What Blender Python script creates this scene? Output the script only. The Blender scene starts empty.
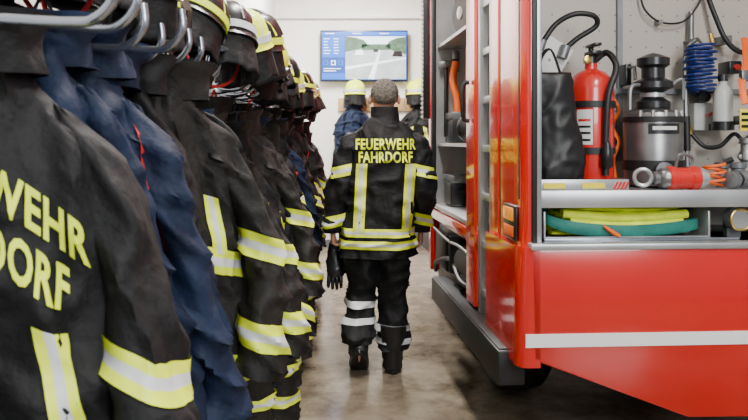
import bpy, bmesh, math, random
from mathutils import Vector as V, Matrix, noise
from mathutils.bvhtree import BVHTree
random.seed(7)
S = bpy.context.scene
COL = S.collection
PI = math.pi
F = 748*35/36
CAMZ = 1.4
VX, VY = 355, 140
def P(px, py, Y): return V(((px-VX)/F*Y, Y, CAMZ-(py-VY)/F*Y))
TH = math.radians(3.5)
C0 = V((.67, 2.9, 0)); EX = V((math.cos(TH), math.sin(TH), 0)); EY = V((-math.sin(TH), math.cos(TH), 0))
def T(p): return C0+EX*p[0]+EY*p[1]+V((0, 0, p[2]))
def Q(px, py, v):
    d = V(((px-VX)/F, 1, -(py-VY)/F)); t = (v+C0.dot(EY))/d.dot(EY)
    w = d*t-C0
    return V((w.dot(EX), v, CAMZ+t*d.z))

# ---------------------------------------------------------------- materials
def mat(name, col, rough=.5, metal=0, amt=0, ns=8, bump=0, bs=60, coat=0, emit=0, spec=.5, alpha=1, trans=0, sheen=0):
    m = bpy.data.materials.new(name); m.use_nodes = True
    nt = m.node_tree; b = nt.nodes['Principled BSDF']
    c = (*col, 1)
    b.inputs['Base Color'].default_value = c
    b.inputs['Roughness'].default_value = rough
    b.inputs['Metallic'].default_value = metal
    b.inputs['Coat Weight'].default_value = coat
    b.inputs['Coat Roughness'].default_value = .06
    b.inputs['Specular IOR Level'].default_value = spec
    b.inputs['Transmission Weight'].default_value = trans
    b.inputs['Sheen Weight'].default_value = sheen
    if emit:
        b.inputs['Emission Color'].default_value = c; b.inputs['Emission Strength'].default_value = emit
    tc = nt.nodes.new('ShaderNodeTexCoord')
    if amt:
        n = nt.nodes.new('ShaderNodeTexNoise'); n.inputs['Scale'].default_value = ns; n.inputs['Detail'].default_value = 6
        nt.links.new(tc.outputs['Object'], n.inputs['Vector'])
        r = nt.nodes.new('ShaderNodeValToRGB')
        r.color_ramp.elements[0].position = .3; r.color_ramp.elements[1].position = .7
        r.color_ramp.elements[0].color = (*[max(0, x*(1-amt)) for x in col], 1)
        r.color_ramp.elements[1].color = (*[min(1, x*(1+amt)) for x in col], 1)
        nt.links.new(n.outputs['Fac'], r.inputs['Fac']); nt.links.new(r.outputs['Color'], b.inputs['Base Color'])
    if bump:
        n = nt.nodes.new('ShaderNodeTexNoise'); n.inputs['Scale'].default_value = bs; n.inputs['Detail'].default_value = 5
        nt.links.new(tc.outputs['Object'], n.inputs['Vector'])
        bp = nt.nodes.new('ShaderNodeBump'); bp.inputs['Strength'].default_value = bump; bp.inputs['Distance'].default_value = .012
        nt.links.new(n.outputs['Fac'], bp.inputs['Height']); nt.links.new(bp.outputs['Normal'], b.inputs['Normal'])
    return m
M = {}
M['black'] = mat('black_fabric', (.0065, .0065, .0075), .66, amt=.4, ns=14, bump=.8, bs=22, spec=.28)
M['brown'] = mat('charcoal_fabric', (.015, .0135, .0125), .7, amt=.4, ns=14, bump=.8, bs=22, spec=.25)
M['navy'] = mat('navy_fabric', (.0065, .014, .038), .68, amt=.4, ns=10, bump=.8, bs=22, spec=.25)
M['lime'] = mat('lime_reflective', (.78, .92, .03), .45, amt=.1, ns=20)
M['limetext'] = mat('lime_lettering', (.76, .9, .02), .55)
M['silver'] = mat('silver_reflective', (.62, .64, .65), .4, amt=.12, ns=20)
M['red'] = mat('red_paint', (.56, .007, .004), .2, coat=1.0, amt=.05, ns=2)
M['redstrap'] = mat('red_webbing', (.5, .015, .012), .7)
M['redlight'] = mat('red_enamel', (.55, .015, .010), .28, coat=.5)
M['white'] = mat('white_paint', (.8, .8, .8), .4)
M['wall'] = mat('wall_plaster', (.86, .85, .82), .8, amt=.04, ns=1.5, bump=.1, bs=120)
M['alu'] = mat('aluminium', (.46, .47, .48), .35, metal=.7, amt=.15, ns=5)
M['alud'] = mat('dark_aluminium', (.2, .21, .22), .42, metal=.6, amt=.2, ns=8)
M['chrome'] = mat('galvanised_tube', (.36, .39, .45), .22, metal=.9, amt=.1, ns=10)
M['rubber'] = mat('black_rubber', (.008, .008, .009), .5)
M['plastic'] = mat('black_plastic', (.010, .010, .012), .3)
M['leather'] = mat('black_leather', (.006, .006, .007), .42, spec=.4)
M['orange'] = mat('orange_plastic', (.85, .13, .01), .5)
M['amber'] = mat('amber_lens', (.9, .28, .01), .15, emit=.25)
M['blue'] = mat('blue_hose', (.004, .02, .14), .35)
M['teal'] = mat('green_hose', (.008, .15, .12), .6, amt=.2, ns=20, bump=.2, bs=150)
M['yhose'] = mat('yellow_green_hose', (.74, .88, .02), .6, amt=.15, ns=14, bump=.3, bs=120)
M['brass'] = mat('brass', (.6, .42, .12), .3, metal=.9)
M['bottle'] = mat('pale_plastic', (.45, .47, .45), .4, amt=.05)
M['wood'] = mat('pale_wood', (.45, .29, .14), .6, amt=.2, ns=12)
M['skin'] = mat('skin', (.45, .23, .16), .55, amt=.08, ns=15)
M['hair'] = mat('greying_hair', (.11, .095, .08), .8, amt=.65, ns=90, bump=.9, bs=150)
M['steel'] = mat('steel', (.22, .22, .22), .35, metal=.8, amt=.2, ns=10)
M['light'] = mat('lamp_diffuser', (1, .97, .92), .5, emit=6)
M['screenblue'] = mat('screen_blue', (.01, .10, .5), .3, emit=1.5)
M['screendark'] = mat('screen_dark_blue', (.008, .055, .26), .3, emit=1.2)
M['screensky'] = mat('screen_sky', (.62, .78, .85), .3, emit=1.3)
M['screengreen'] = mat('screen_trees', (.05, .10, .06), .3, emit=1.3, amt=.6, ns=25)
M['screenroad'] = mat('screen_road', (.32, .37, .40), .3, emit=1.2, amt=.25, ns=9)
M['screenwhite'] = mat('screen_white', (.7, .78, .85), .3, emit=1.2)
M['label'] = mat('paper_label', (.65, .65, .63), .6)
M['yellow'] = mat('yellow_marking', (.8, .65, .02), .5)
def floor_mat():
    m = mat('concrete_floor', (.2, .185, .16), .3, bump=.05, bs=22)
    nt = m.node_tree; b = nt.nodes['Principled BSDF']; tc = nt.nodes['Texture Coordinate']
    n = nt.nodes.new('ShaderNodeTexNoise'); n.inputs['Scale'].default_value = 2.6; n.inputs['Detail'].default_value = 10; n.inputs['Roughness'].default_value = .72
    nt.links.new(tc.outputs['Object'], n.inputs['Vector'])
    r = nt.nodes.new('ShaderNodeValToRGB'); r.color_ramp.elements[0].position = .35; r.color_ramp.elements[1].position = .68
    r.color_ramp.elements[0].color = (.085, .064, .042, 1); r.color_ramp.elements[1].color = (.31, .255, .185, 1)
    nt.links.new(n.outputs['Fac'], r.inputs['Fac']); nt.links.new(r.outputs['Color'], b.inputs['Base Color'])
    r2 = nt.nodes.new('ShaderNodeMapRange'); r2.inputs['To Min'].default_value = .04; r2.inputs['To Max'].default_value = .40
    nt.links.new(n.outputs['Fac'], r2.inputs['Value']); nt.links.new(r2.outputs['Result'], b.inputs['Roughness'])
    return m
M['floor'] = floor_mat()
def perf_mat():
    m = mat('perforated_sheet', (.42, .4, .37), .5, metal=.1)
    nt = m.node_tree; b = nt.nodes['Principled BSDF']; tc = nt.nodes['Texture Coordinate']
    v = nt.nodes.new('ShaderNodeTexVoronoi'); v.inputs['Scale'].default_value = 13; v.inputs['Randomness'].default_value = 0
    mp = nt.nodes.new('ShaderNodeMapping'); mp.inputs['Scale'].default_value = (1, 0, 1)
    nt.links.new(tc.outputs['Object'], mp.inputs['Vector']); nt.links.new(mp.outputs['Vector'], v.inputs['Vector'])
    r = nt.nodes.new('ShaderNodeValToRGB'); r.color_ramp.interpolation = 'CONSTANT'
    r.color_ramp.elements[0].color = (.2, .18, .16, 1); r.color_ramp.elements[1].position = .06; r.color_ramp.elements[1].color = (.42, .385, .34, 1)
    nt.links.new(v.outputs['Distance'], r.inputs['Fac']); nt.links.new(r.outputs['Color'], b.inputs['Base Color'])
    return m
M['perf'] = perf_mat()

# ---------------------------------------------------------------- mesh builder
def cat(pts, n=6):
    pts = [V(p) for p in pts]
    if len(pts) < 3: return pts
    out = []
    for i in range(len(pts)-1):
        p0 = pts[max(i-1, 0)]; p1 = pts[i]; p2 = pts[i+1]; p3 = pts[min(i+2, len(pts)-1)]
        for k in range(n):
            t = k/n
            out.append(.5*((2*p1)+(p2-p0)*t+(2*p0-5*p1+4*p2-p3)*t*t+(3*p1-p0-3*p2+p3)*t**3))
    out.append(pts[-1]); return out
class MB:
    def __init__(s): s.v = []; s.f = []; s.mi = []
    def add(s, vs, fs, mi=0):
        o = len(s.v); s.v += [V(v) for v in vs]
        for f in fs: s.f.append([i+o for i in f]); s.mi.append(mi)
        return s
    def bm_add(s, bm, mi):
        bm.verts.index_update()
        s.add([v.co.copy() for v in bm.verts], [[v.index for v in f.verts] for f in bm.faces], mi); bm.free(); return s
    def box(s, a, b, mi=0, bev=0, rot=None):
        a = V(a); b = V(b); c = (a+b)/2; d = b-a
        bm = bmesh.new(); bmesh.ops.create_cube(bm, size=1)
        for v in bm.verts: v.co = V((v.co.x*d.x, v.co.y*d.y, v.co.z*d.z))
        if bev: bmesh.ops.bevel(bm, geom=bm.edges[:], offset=bev, segments=2, affect='EDGES', profile=.5)
        R = rot if rot else Matrix.Identity(3)
        for v in bm.verts: v.co = c+R@v.co
        return s.bm_add(bm, mi)
    def prism(s, poly, ax, d0, d1, mi=0, bev=0):
        def mk(p, d):
            if ax == 'y': return V((p[0], d, p[1]))
            if ax == 'x': return V((d, p[0], p[1]))
            return V((p[0], p[1], d))
        bm = bmesh.new()
        a = [bm.verts.new(mk(p, d0)) for p in poly]; b = [bm.verts.new(mk(p, d1)) for p in poly]
        n = len(poly); bm.faces.new(a); bm.faces.new(b[::-1])
        for i in range(n): bm.faces.new([a[i], b[i], b[(i+1) % n], a[(i+1) % n]])
        bmesh.ops.recalc_face_normals(bm, faces=bm.faces[:])
        if bev: bmesh.ops.bevel(bm, geom=bm.edges[:], offset=bev, segments=2, affect='EDGES', profile=.5)
        return s.bm_add(bm, mi)
    def tube(s, pts, r, seg=10, mi=0, smooth=0, flat=None, caps=True):
        if smooth:
            n0 = len(pts); P2 = cat(pts, smooth)
            if isinstance(r, (list, tuple)):
                rr = []
                for i in range(len(P2)):
                    x = i/(len(P2)-1)*(n0-1); k = min(int(x), n0-2); rr.append(r[k]+(r[k+1]-r[k])*(x-k))
                r = rr
            pts = P2
        pts = [V(p) for p in pts]; n = len(pts)
        if not isinstance(r, (list, tuple)): r = [r]*n
        tg = [(pts[min(i+1, n-1)]-pts[max(i-1, 0)]).normalized() for i in range(n)]
        up = V((0, 0, 1)) if abs(tg[0].z) < .9 else V((0, 1, 0))
        A = (up-tg[0]*up.dot(tg[0])).normalized()
        vs = []; fs = []
        for i in range(n):
            A = (A-tg[i]*A.dot(tg[i]));
            A = A.normalized() if A.length > 1e-6 else V((1, 0, 0))
            B = tg[i].cross(A)
            for k in range(seg):
                a = 2*PI*k/seg; ka = math.cos(a); kb = math.sin(a)
                if flat: ka *= flat
                vs.append(pts[i]+(A*ka+B*kb)*r[i])
        for i in range(n-1):
            for k in range(seg):
                k2 = (k+1) % seg; fs.append([i*seg+k, i*seg+k2, (i+1)*seg+k2, (i+1)*seg+k])
        if caps: fs.append(list(range(seg))[::-1]); fs.append([(n-1)*seg+k for k in range(seg)])
        return s.add(vs, fs, mi)
    def cyl(s, a, b, r0, r1=None, seg=20, mi=0): return s.tube([a, b], [r0, r0 if r1 is None else r1], seg, mi)
    def lathe(s, prof, o, axis=(0, 0, 1), seg=24, mi=0, sx=1, sy=1):
        o = V(o); ax = V(axis).normalized(); up = V((0, 1, 0)) if abs(ax.y) < .9 else V((1, 0, 0))
        A = (up-ax*up.dot(ax)).normalized(); B = ax.cross(A); vs = []; fs = []
        for (r, z) in prof:
            for k in range(seg):
                a = 2*PI*k/seg; vs.append(o+ax*z+A*math.cos(a)*r*sy+B*math.sin(a)*r*sx)
        n = len(prof)
        for i in range(n-1):
            for k in range(seg):
                k2 = (k+1) % seg; fs.append([i*seg+k, i*seg+k2, (i+1)*seg+k2, (i+1)*seg+k])
        fs.append(list(range(seg))[::-1]); fs.append([(n-1)*seg+k for k in range(seg)])
        return s.add(vs, fs, mi)
    def ball(s, c, r, seg=16, mi=0, rot=None):
        if not isinstance(r, (tuple, list)): r = (r, r, r)
        c = V(c); vs = []; fs = []; rows = max(6, seg//2)
        for i in range(rows+1):
            th = PI*i/rows
            for k in range(seg):
                a = 2*PI*k/seg; p = V((r[0]*math.sin(th)*math.cos(a), r[1]*math.sin(th)*math.sin(a), r[2]*math.cos(th)))
                vs.append(c+(rot@p if rot else p))
        for i in range(rows):
            for k in range(seg):
                k2 = (k+1) % seg; fs.append([i*seg+k, i*seg+k2, (i+1)*seg+k2, (i+1)*seg+k])
        return s.add(vs, fs, mi)
    def torus(s, c, R, r, axis=(0, 0, 1), seg=24, mi=0):
        c = V(c); ax = V(axis).normalized(); up = V((0, 1, 0)) if abs(ax.y) < .9 else V((1, 0, 0))
        A = (up-ax*up.dot(ax)).normalized(); B = ax.cross(A)
        vs = []; fs = []; m = 8
        for i in range(seg):
            a = 2*PI*i/seg; d = A*math.cos(a)+B*math.sin(a)
            for k in range(m):
                b = 2*PI*k/m; vs.append(c+d*(R+r*math.cos(b))+ax*r*math.sin(b))
        for i in range(seg):
            for k in range(m):
                i2 = (i+1) % seg; k2 = (k+1) % m; fs.append([i*m+k, i*m+k2, i2*m+k2, i2*m+k])
        return s.add(vs, fs, mi)
    def xform(s, fn): s.v = [fn(v) for v in s.v]; return s
    def build(s, name, mats, parent=None, origin=(0, 0, 0), sharp=40, merge=0):
        if not isinstance(mats, (list, tuple)): mats = [mats]
        o = V(origin); me = bpy.data.meshes.new(name)
        bm = bmesh.new(); vv = [bm.verts.new(v-o) for v in s.v]
        for f, mi in zip(s.f, s.mi):
            if len(set(f)) < 3: continue
            try:
                fc = bm.faces.new([vv[i] for i in f]); fc.material_index = mi; fc.smooth = True
            except ValueError: pass
        bmesh.ops.remove_doubles(bm, verts=bm.verts[:], dist=max(merge, 1e-6))
        bmesh.ops.recalc_face_normals(bm, faces=bm.faces[:])
        for e in bm.edges:
            if len(e.link_faces) == 2 and e.calc_face_angle(0) > math.radians(sharp): e.smooth = False
        bm.to_mesh(me); bm.free()
        for m in mats: me.materials.append(M[m] if isinstance(m, str) else m)
        ob = bpy.data.objects.new(name, me); COL.objects.link(ob)
        if parent: ob.parent = parent
        return ob
def tag(o, label, category, group=None):
    o['label'] = label; o['category'] = category
    if group: o['group'] = group
    return o
def thing(name, label, category, loc=(0, 0, 0), rz=0, group=None):
    o = bpy.data.objects.new(name, None); COL.objects.link(o); o.empty_display_size = .1
    o.location = loc; o.rotation_euler = (0, 0, rz); return tag(o, label, category, group)
def titem(name, label, category, base, group=None):
    return thing(name, label, category, T(base), TH, group)
def struct(name, mb, m):
    o = mb.build(name, m); o['kind'] = 'structure'; return o
def dup(root, loc, rz, label, group=None, sc=None):
    r = root.copy(); COL.objects.link(r); r.location = loc; r.rotation_euler = (0, 0, rz); r['label'] = label
    if group: r['group'] = group
    if sc: r.scale = sc
    for ch in list(root.children):
        c = ch.copy(); COL.objects.link(c); c.parent = r
        for g in list(ch.children):
            d = g.copy(); COL.objects.link(d); d.parent = c
    return r

# lofts with elliptical sections
def interp(st, t):
    n = len(st)
    if t <= st[0][0]: return st[0][1:]
    if t >= st[-1][0]: return st[-1][1:]
    i = max(k for k in range(n-1) if st[k][0] <= t)
    a, b = st[i], st[i+1]; h = b[0]-a[0]; u = (t-a[0])/h
    p = st[i-1] if i > 0 else a; q = st[i+2] if i+2 < n else b
    out = []
    for j in range(1, len(a)):
        m0 = (b[j]-p[j])/(b[0]-p[0])*h if b[0] != p[0] else 0
        m1 = (q[j]-a[j])/(q[0]-a[0])*h
        out.append((2*u**3-3*u*u+1)*a[j]+(u**3-2*u*u+u)*m0+(-2*u**3+3*u*u)*b[j]+(u**3-u*u)*m1)
    return out
def loft(mb, st, t0=0, t1=1, rows=30, seg=40, off=0, fold=None, mi=0, caps=(True, True), A=V((1, 0, 0)), B=V((0, 1, 0)), n=2.3, mis=None):
    vs = []
    for i in range(rows+1):
        t = t0+(t1-t0)*i/rows; cx, cy, cz, rx, ry = interp(st, t); c = V((cx, cy, cz))
        for k in range(seg):
            a = 2*PI*k/seg; ca, sa = math.cos(a), math.sin(a)
            x = math.copysign(abs(ca)**(2/n), ca)*rx; y = math.copysign(abs(sa)**(2/n), sa)*ry
            p = c+A*x+B*y; d = (A*ca+B*sa)
            vs.append(p+d*(off+(fold(p) if fold else 0)))
    o = len(mb.v); mb.v += vs
    for i in range(rows):
        for k in range(seg):
            k2 = (k+1) % seg; mb.f.append([o+i*seg+k, o+i*seg+k2, o+(i+1)*seg+k2, o+(i+1)*seg+k]); mb.mi.append(mis[i] if mis else mi)
    if caps[0]: mb.f.append([o+k for k in range(seg)][::-1]); mb.mi.append(mi)
    if caps[1]: mb.f.append([o+rows*seg+k for k in range(seg)]); mb.mi.append(mi)
    return mb
def folder(seed, amp=1):
    def f(p):
        a = noise.noise(V((p.x*9+seed*3.1, p.y*9, p.z*2.6+seed)))*.028
        r = 1-abs(noise.noise(V((p.x*7+seed, p.y*7-p.z*3, p.z*8+p.x*5*math.sin(seed)))))*3
        b = noise.noise(V((p.x*15, p.y*15+seed, p.z*10)))*.014
        c = noise.noise(V((p.x*34, p.y*34, p.z*30+seed)))*.005
        return amp*(a+max(r, 0)**2*.020+b+c)
    return f
LSL = [0, 0, 1, 1, 0, 0]
def band(st, tc, w, L, fold, off=.005, seg=40, mis=LSL, A=V((1, 0, 0)), B=V((0, 1, 0)), n=2.3):
    mb = MB(); h = w/L/2; rows = len(mis)
    return loft(mb, st, tc-h, tc+h, rows, seg, off, fold, 0, (False, False), A, B, n, mis)

_txt = {}
def text2d(s, size, bold=.03, maxe=.014):
    key = (s, size)
    if key in _txt: return _txt[key]
    cu = bpy.data.curves.new('lettering', 'FONT'); cu.body = s; cu.size = size; cu.offset = bold*size; cu.align_x = 'CENTER'; cu.align_y = 'CENTER'; cu.resolution_u = 3
    cu.space_character = 1.08
    ob = bpy.data.objects.new('lettering_tmp', cu); COL.objects.link(ob)
    dg = bpy.context.evaluated_depsgraph_get(); me = bpy.data.meshes.new_from_object(ob.evaluated_get(dg))
    bpy.data.objects.remove(ob); bm = bmesh.new(); bm.from_mesh(me)
    bmesh.ops.triangulate(bm, faces=bm.faces[:])
    for _ in range(3):
        es = [e for e in bm.edges if e.calc_length() > maxe]
        if not es: break
        bmesh.ops.subdivide_edges(bm, edges=es, cuts=1); bmesh.ops.triangulate(bm, faces=bm.faces[:])
    bm.verts.index_update()
    r = ([(v.co.x, v.co.y) for v in bm.verts], [[v.index for v in f.verts] for f in bm.faces]); bm.free()
    _txt[key] = r; return r
def drape(mb, bvh, pts, faces, off=.004, mi=0, ys=-1):
    vs = []
    for (x, z) in pts:
        h = bvh.ray_cast(V((x, ys, z)), V((0, 1, 0)))[0]
        vs.append(V((x, (h.y if h else -.05)-off, z)))
    mb.add(vs, faces, mi)
def vstripe(bvh, x0, x1, z0, z1, w, off=.004):
    mb = MB(); cols = [-w/2, -w/6, w/6, w/2]; rows = 24
    vs = []
    for r in range(rows+1):
        for c in cols:
            x = x0+(x1-x0)*r/rows+c; z = z0+(z1-z0)*r/rows
            h = bvh.ray_cast(V((x, -1, z)), V((0, 1, 0)))[0]; vs.append(V((x, (h.y if h else -.05)-off, z)))
    mb.v += vs
    for r in range(rows):
        for c in range(3): mb.f.append([r*4+c, r*4+c+1, r*4+c+5, r*4+c+4]); mb.mi.append(1 if c == 1 else 0)
    return mb
def lettering(bvh, parent, rows, name='lettering', ox=0, W=None, tilt=0):
    mb = MB()
    for (s, size, z, sx) in rows:
        p, f = text2d(s, size)
        drape(mb, bvh, [(ox+x*sx, z+y+tilt*x*sx) for x, y in p], f, .006)
    if W: mb.xform(W)
    return mb.build(name, 'limetext', parent)

# ---------------------------------------------------------------- setting
struct('floor', MB().box((-1.2, -2, -.1), (6, 9.6, 0)), 'floor')
struct('wall_back', MB().box((-1.2, 9.5, 0), (6, 9.62, 3.7)), 'wall')
struct('wall_left', MB().box((-1.2, -2, 0), (-1.05, 9.5, 3.7)), 'wall')
struct('wall_right', MB().box((6, -2, 0), (6.12, 9.62, 3.7)), 'wall')
struct('ceiling', MB().box((-1.2, -2, 3.7), (6.12, 9.62, 3.8)), 'wall')
struct('trim_1', MB().box((-1.05, 9.44, 2.98), (6, 9.5, 3.04), bev=.005), 'white')
struct('baseboard_back', MB().box((-1.05, 9.48, 0), (6, 9.5, .1)), 'alud')

# ceiling lamps
for i, (x, y, e) in enumerate([(.15, 3.2, 130), (-.1, 7.6, 265), (1.6, .6, 110), (3.9, 5.0, 50)]):
    lab = ['ceiling strip lamp above the aisle beside the rear of the fire engine', 'ceiling strip lamp above the far aisle near the wall screen',
           'ceiling strip lamp behind the rear of the fire engine', 'ceiling strip lamp on the far side of the fire engine'][i]
    t = thing('strip_lamp', lab, 'ceiling lamp', (x, y, 3.6))
    MB().box((-.12, -.65, .03), (.12, .65, .1), bev=.01).build('lamp_housing', 'white', t)
    MB().box((-.1, -.63, .0), (.1, .63, .03), bev=.008).build('lamp_diffuser', 'light', t)
    l = bpy.data.lights.new('lamp_light', 'AREA'); l.shape = 'RECTANGLE'; l.size = .3; l.size_y = 1.4; l.energy = e; l.color = (1, .97, .92)
    lo = bpy.data.objects.new('lamp_light', l); COL.objects.link(lo); lo.location = (x, y, 3.57)
def area(loc, target, e, sx, sy, col=(1, 1, 1)):
    l = bpy.data.lights.new('daylight', 'AREA'); l.shape = 'RECTANGLE'; l.size = sx; l.size_y = sy; l.energy = e; l.color = col
    lo = bpy.data.objects.new('daylight', l); COL.objects.link(lo); lo.location = loc
    lo.rotation_euler = (V(target)-V(loc)).to_track_quat('-Z', 'Y').to_euler(); return lo
area((1.5, -1.6, 2.5), (.6, 3.6, 1.1), 120, 1.6, 1.2, (.95, .98, 1))

# ---------------------------------------------------------------- hanging jackets
def make_jacket(seed, cloth, stripes=True, text=False, lining=False, droop=.32):
    t = thing('firefighter_jacket', '', 'jacket')
    f = folder(seed, 1.2 if text else 1.5); f5 = folder(seed, 1.0)
    rnd = random.Random(seed)
    ph = rnd.uniform(0, 6); sw = rnd.uniform(.01, .03); asym = rnd.uniform(-.05, .05)
    if text: ph, sw, asym = 1.0, .008, .12
    def W(v):
        d = -v.z; ax = math.sqrt(v.x*v.x+.002)-.045
        return V((v.x*((.70 if text else .64)+.20*d)+sw*math.sin(d*6+ph), v.y+.03*math.sin(d*5+ph+v.x*4), v.z-droop*ax-asym*v.x))
    st = [(0, 0, 0, -.01, .055, .045), (.05, 0, 0, -.035, .085, .06), (.11, 0, 0, -.075, .14, .075), (.18, 0, .0, -.13, .195, .088), (.3, 0, 0, -.24, .225, .095),
          (.5, 0, -.0, -.42, .235, .10), (.75, 0, 0, -.62, .245, .10), (1, .0, 0, -.82, .255, .095)]
    mb = loft(MB(), st, rows=60, seg=64, fold=f)
    bvh = BVHTree.FromPolygons(mb.v, mb.f)
    mb.xform(W).build('torso', cloth, t, sharp=80)
    if stripes:
        for tc in ((.94,) if text else (.56, .9)): band(st, tc, .07, .84, f, seg=64).xform(W).build('reflective_band', ['lime', 'silver'], t, sharp=80)
        if text:
            for s in (-1, 1): vstripe(bvh, .02+s*.09, .08+s*.11, -.42, -.76, .06, .006).xform(W).build('reflective_band', ['lime', 'silver'], t, sharp=80)
        else:
            for s in (-1, 1): vstripe(bvh, s*.10, s*.12, -.3, -.45, .06, .006).xform(W).build('reflective_band', ['lime', 'silver'], t, sharp=80)
    if text: lettering(bvh, t, [('FEUERWEHR', .090, -.235, .70), ('FAHRDORF', .090, -.325, .62)], W=W, ox=-.005, tilt=-.20)
    for s in (-1, 1):
        dy = rnd.uniform(-.06, .02); dx = rnd.uniform(-.03, .04)
        if text: dy, dx = -.02, .02
        y0 = .02 if text else 0
        ss = [(0, s*.12, y0, -.06, .04, .04), (.06, s*.17, y0, -.09, .07, .055), (.15, s*.215, y0-.005, -.16, .08, .07), (.45, s*(.262+dx), y0-.02+dy*.5, -.38, .078, .074),
              (.7, s*(.275+dx), y0-.04+dy, -.54, .074, .07), (1, s*(.262+dx*.5), -.07+dy*1.5, -.74, .066, .06)]
        sl = loft(MB(), ss, rows=48, seg=36, fold=f).xform(W).build('sleeve', cloth, t, sharp=80)
        if stripes:
            for tc in ((.53, .86) if text else (.48, .84)): band(ss, tc, .066 if text else .075, .7, f, seg=36, off=.006).xform(W).build('reflective_band', ['lime', 'silver'], sl, sharp=80)
        loft(MB(), ss, .96, 1.015, 3, 36, .004, f, caps=(False, True)).xform(W).build('cuff', 'black', sl, sharp=80)
    cs = [(0, 0, -.005, -.055, .10, .066), (.5, 0, -.015, .0, .092, .07), (1, 0, -.03, .045, .10, .085)]
    cb = loft(MB(), cs, rows=8, seg=32, fold=f5, caps=(False, False)); loft(cb, cs, rows=8, seg=32, off=-.012, fold=f5, caps=(False, False))
    cb.build('collar', cloth, t, sharp=80)
    MB().tube([(-.02, -.04, .0), (-.015, -.05, .05), (0, -.05, .075), (.015, -.05, .05), (.02, -.04, .0)], .004, 6, smooth=5).build('hanging_loop', 'redstrap' if lining else 'black', t)
    if lining:
        mb = MB(); g = []; fs = []
        for i in range(13):
            x, z = .165+.010*math.sin(i*.6)+.003*i, -.10-.022*i
            g += [(x-.011, z), (x+.011, z)]
        for i in range(12): fs.append([2*i, 2*i+1, 2*i+3, 2*i+2])
        drape(mb, bvh, g, fs, .016); mb.xform(W).build('red_strap', 'redstrap', t)
    return t
def ordinal(i):
    a = ['zeroth', 'first', 'second', 'third', 'fourth', 'fifth', 'sixth', 'seventh', 'eighth', 'ninth', 'tenth', 'eleventh', 'twelfth', 'thirteenth', 'fourteenth', 'fifteenth', 'sixteenth', 'seventeenth', 'eighteenth', 'nineteenth', 'twentieth']
    if i <= 20: return a[i]
    tens = {2: 'twenty', 3: 'thirty', 4: 'forty'}[i//10]
    return ({2: 'twentieth', 3: 'thirtieth', 4: 'fortieth'}[i//10]) if i % 10 == 0 else tens+'-'+a[i % 10]
protos = {'T': make_jacket(1, 'black', True, True, droop=.34), 'A': make_jacket(2, 'brown'), 'B': make_jacket(4, 'black', True, False, True), 'C': make_jacket(12, 'black', True, False, False, .45),
          'D': make_jacket(17, 'brown', True, False, True, .25), 'N': make_jacket(5, 'navy', False), 'O': make_jacket(9, 'navy', False, False, True, .45), 'K': make_jacket(8, 'black', False)}
desc = {'T': 'black jacket with lime back lettering', 'A': 'charcoal banded turnout jacket', 'B': 'black banded jacket with red strap', 'C': 'black banded turnout jacket', 'D': 'charcoal banded jacket with red strap',
        'N': 'plain navy jacket', 'O': 'plain navy jacket with red strap', 'K': 'plain black jacket'}
# (kind, x, y, ztop, yaw deg, roll deg)
row = [('N', -.60, .80, 1.25, 30, 4), ('T', -.605, 1.20, 1.56, 16, -3), ('N', -.605, 1.40, 1.59, 30, -2), ('O', -.595, 1.55, 1.58, 24, -4), ('N', -.60, 1.70, 1.58, 34, 4), ('C', -.59, 1.83, 1.57, 20, 2), ('A', -.515, 1.98, 1.56, 24, -2), ('B', -.53, 2.13, 1.58, 45, 3)]
y = 2.27; kinds = 'NABDTCAKOADNCBAODCBAKBDTABNCABDOBAC'; i = 0
while y < 7.0:
    row.append((kinds[i % len(kinds)], -.53+random.uniform(-.06, .035), y, 1.52+random.uniform(-.10, .04), random.uniform(0, 70), random.uniform(-10, 10))); y += random.uniform(.13, .18); i += 1
used = set()
for i, (k, x, yy, z, a, ro) in enumerate(row):
    lab = desc[k]+', '+ordinal(i+1)+' from the camera in the left row'
    if k in used: o = dup(protos[k], (x, yy, z), 0, lab, 'jackets hanging along the left wall')
    else: o = protos[k]; o['label'] = lab; o['group'] = 'jackets hanging along the left wall'; used.add(k)
    o.location = (x, yy, z); o.rotation_euler = (0, math.radians(ro), math.radians(a))

# coat rack
og = (-1.0, 3.9, 1.6)
rk = thing('coat_rack', 'long grey metal coat rack with bent tube hooks along the left wall', 'coat rack', og)
MB().box((-1.05, .4, 1.6), (-1.02, 7.2, 1.7), bev=.004).build('wall_rail', 'chrome', rk, og)
for xx in (-.42, -.54, -.74): MB().tube([(xx, 1.2 if xx < -.5 else 2.3, 1.69), (xx, 7.2, 1.69)], .010, 10).build('shelf_tube', 'chrome', rk, og)
for j in range(6): MB().tube([(-1.03, 2.35+j*.95, 1.69), (-.41, 2.35+j*.95, 1.69)], .009, 8).build('shelf_bracket', 'chrome', rk, og)
exs = [-.42, -.37, -.40, -.43, -.39, -.47, -.44, -.44]; hzs = [1.60, 1.580, 1.60, 1.585, 1.60, 1.59, 1.60, 1.60]
for i, (k, x, yy, z, a, ro) in enumerate(row):
    if i < 8:
        ex = exs[i]; hz = hzs[i]; yh = yy-.08
        pts = [(-1.02, yy-.03, 1.66), (x-.2, yy-.05, 1.63), (x-.02, yh, hz+.015), (ex-.07, yh-.01, hz), (ex-.02, yh-.02, hz+.006), (ex+.012, yh-.03, hz+.04), (ex+.01, yh-.03, hz+.085)]
        MB().tube(pts, .0085, 12, smooth=6).build('hook', 'chrome', rk, og)
    else:
        pts = [(-1.02, yy, 1.65), (x-.12, yy, 1.65), (x-.03, yy-.02, 1.60), (x+.05, yy-.03, 1.60), (x+.10, yy-.03, 1.63), (x+.11, yy-.03, 1.66)]
        MB().tube(pts, .009, 10, smooth=6).build('hook', 'chrome', rk, og)
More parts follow.
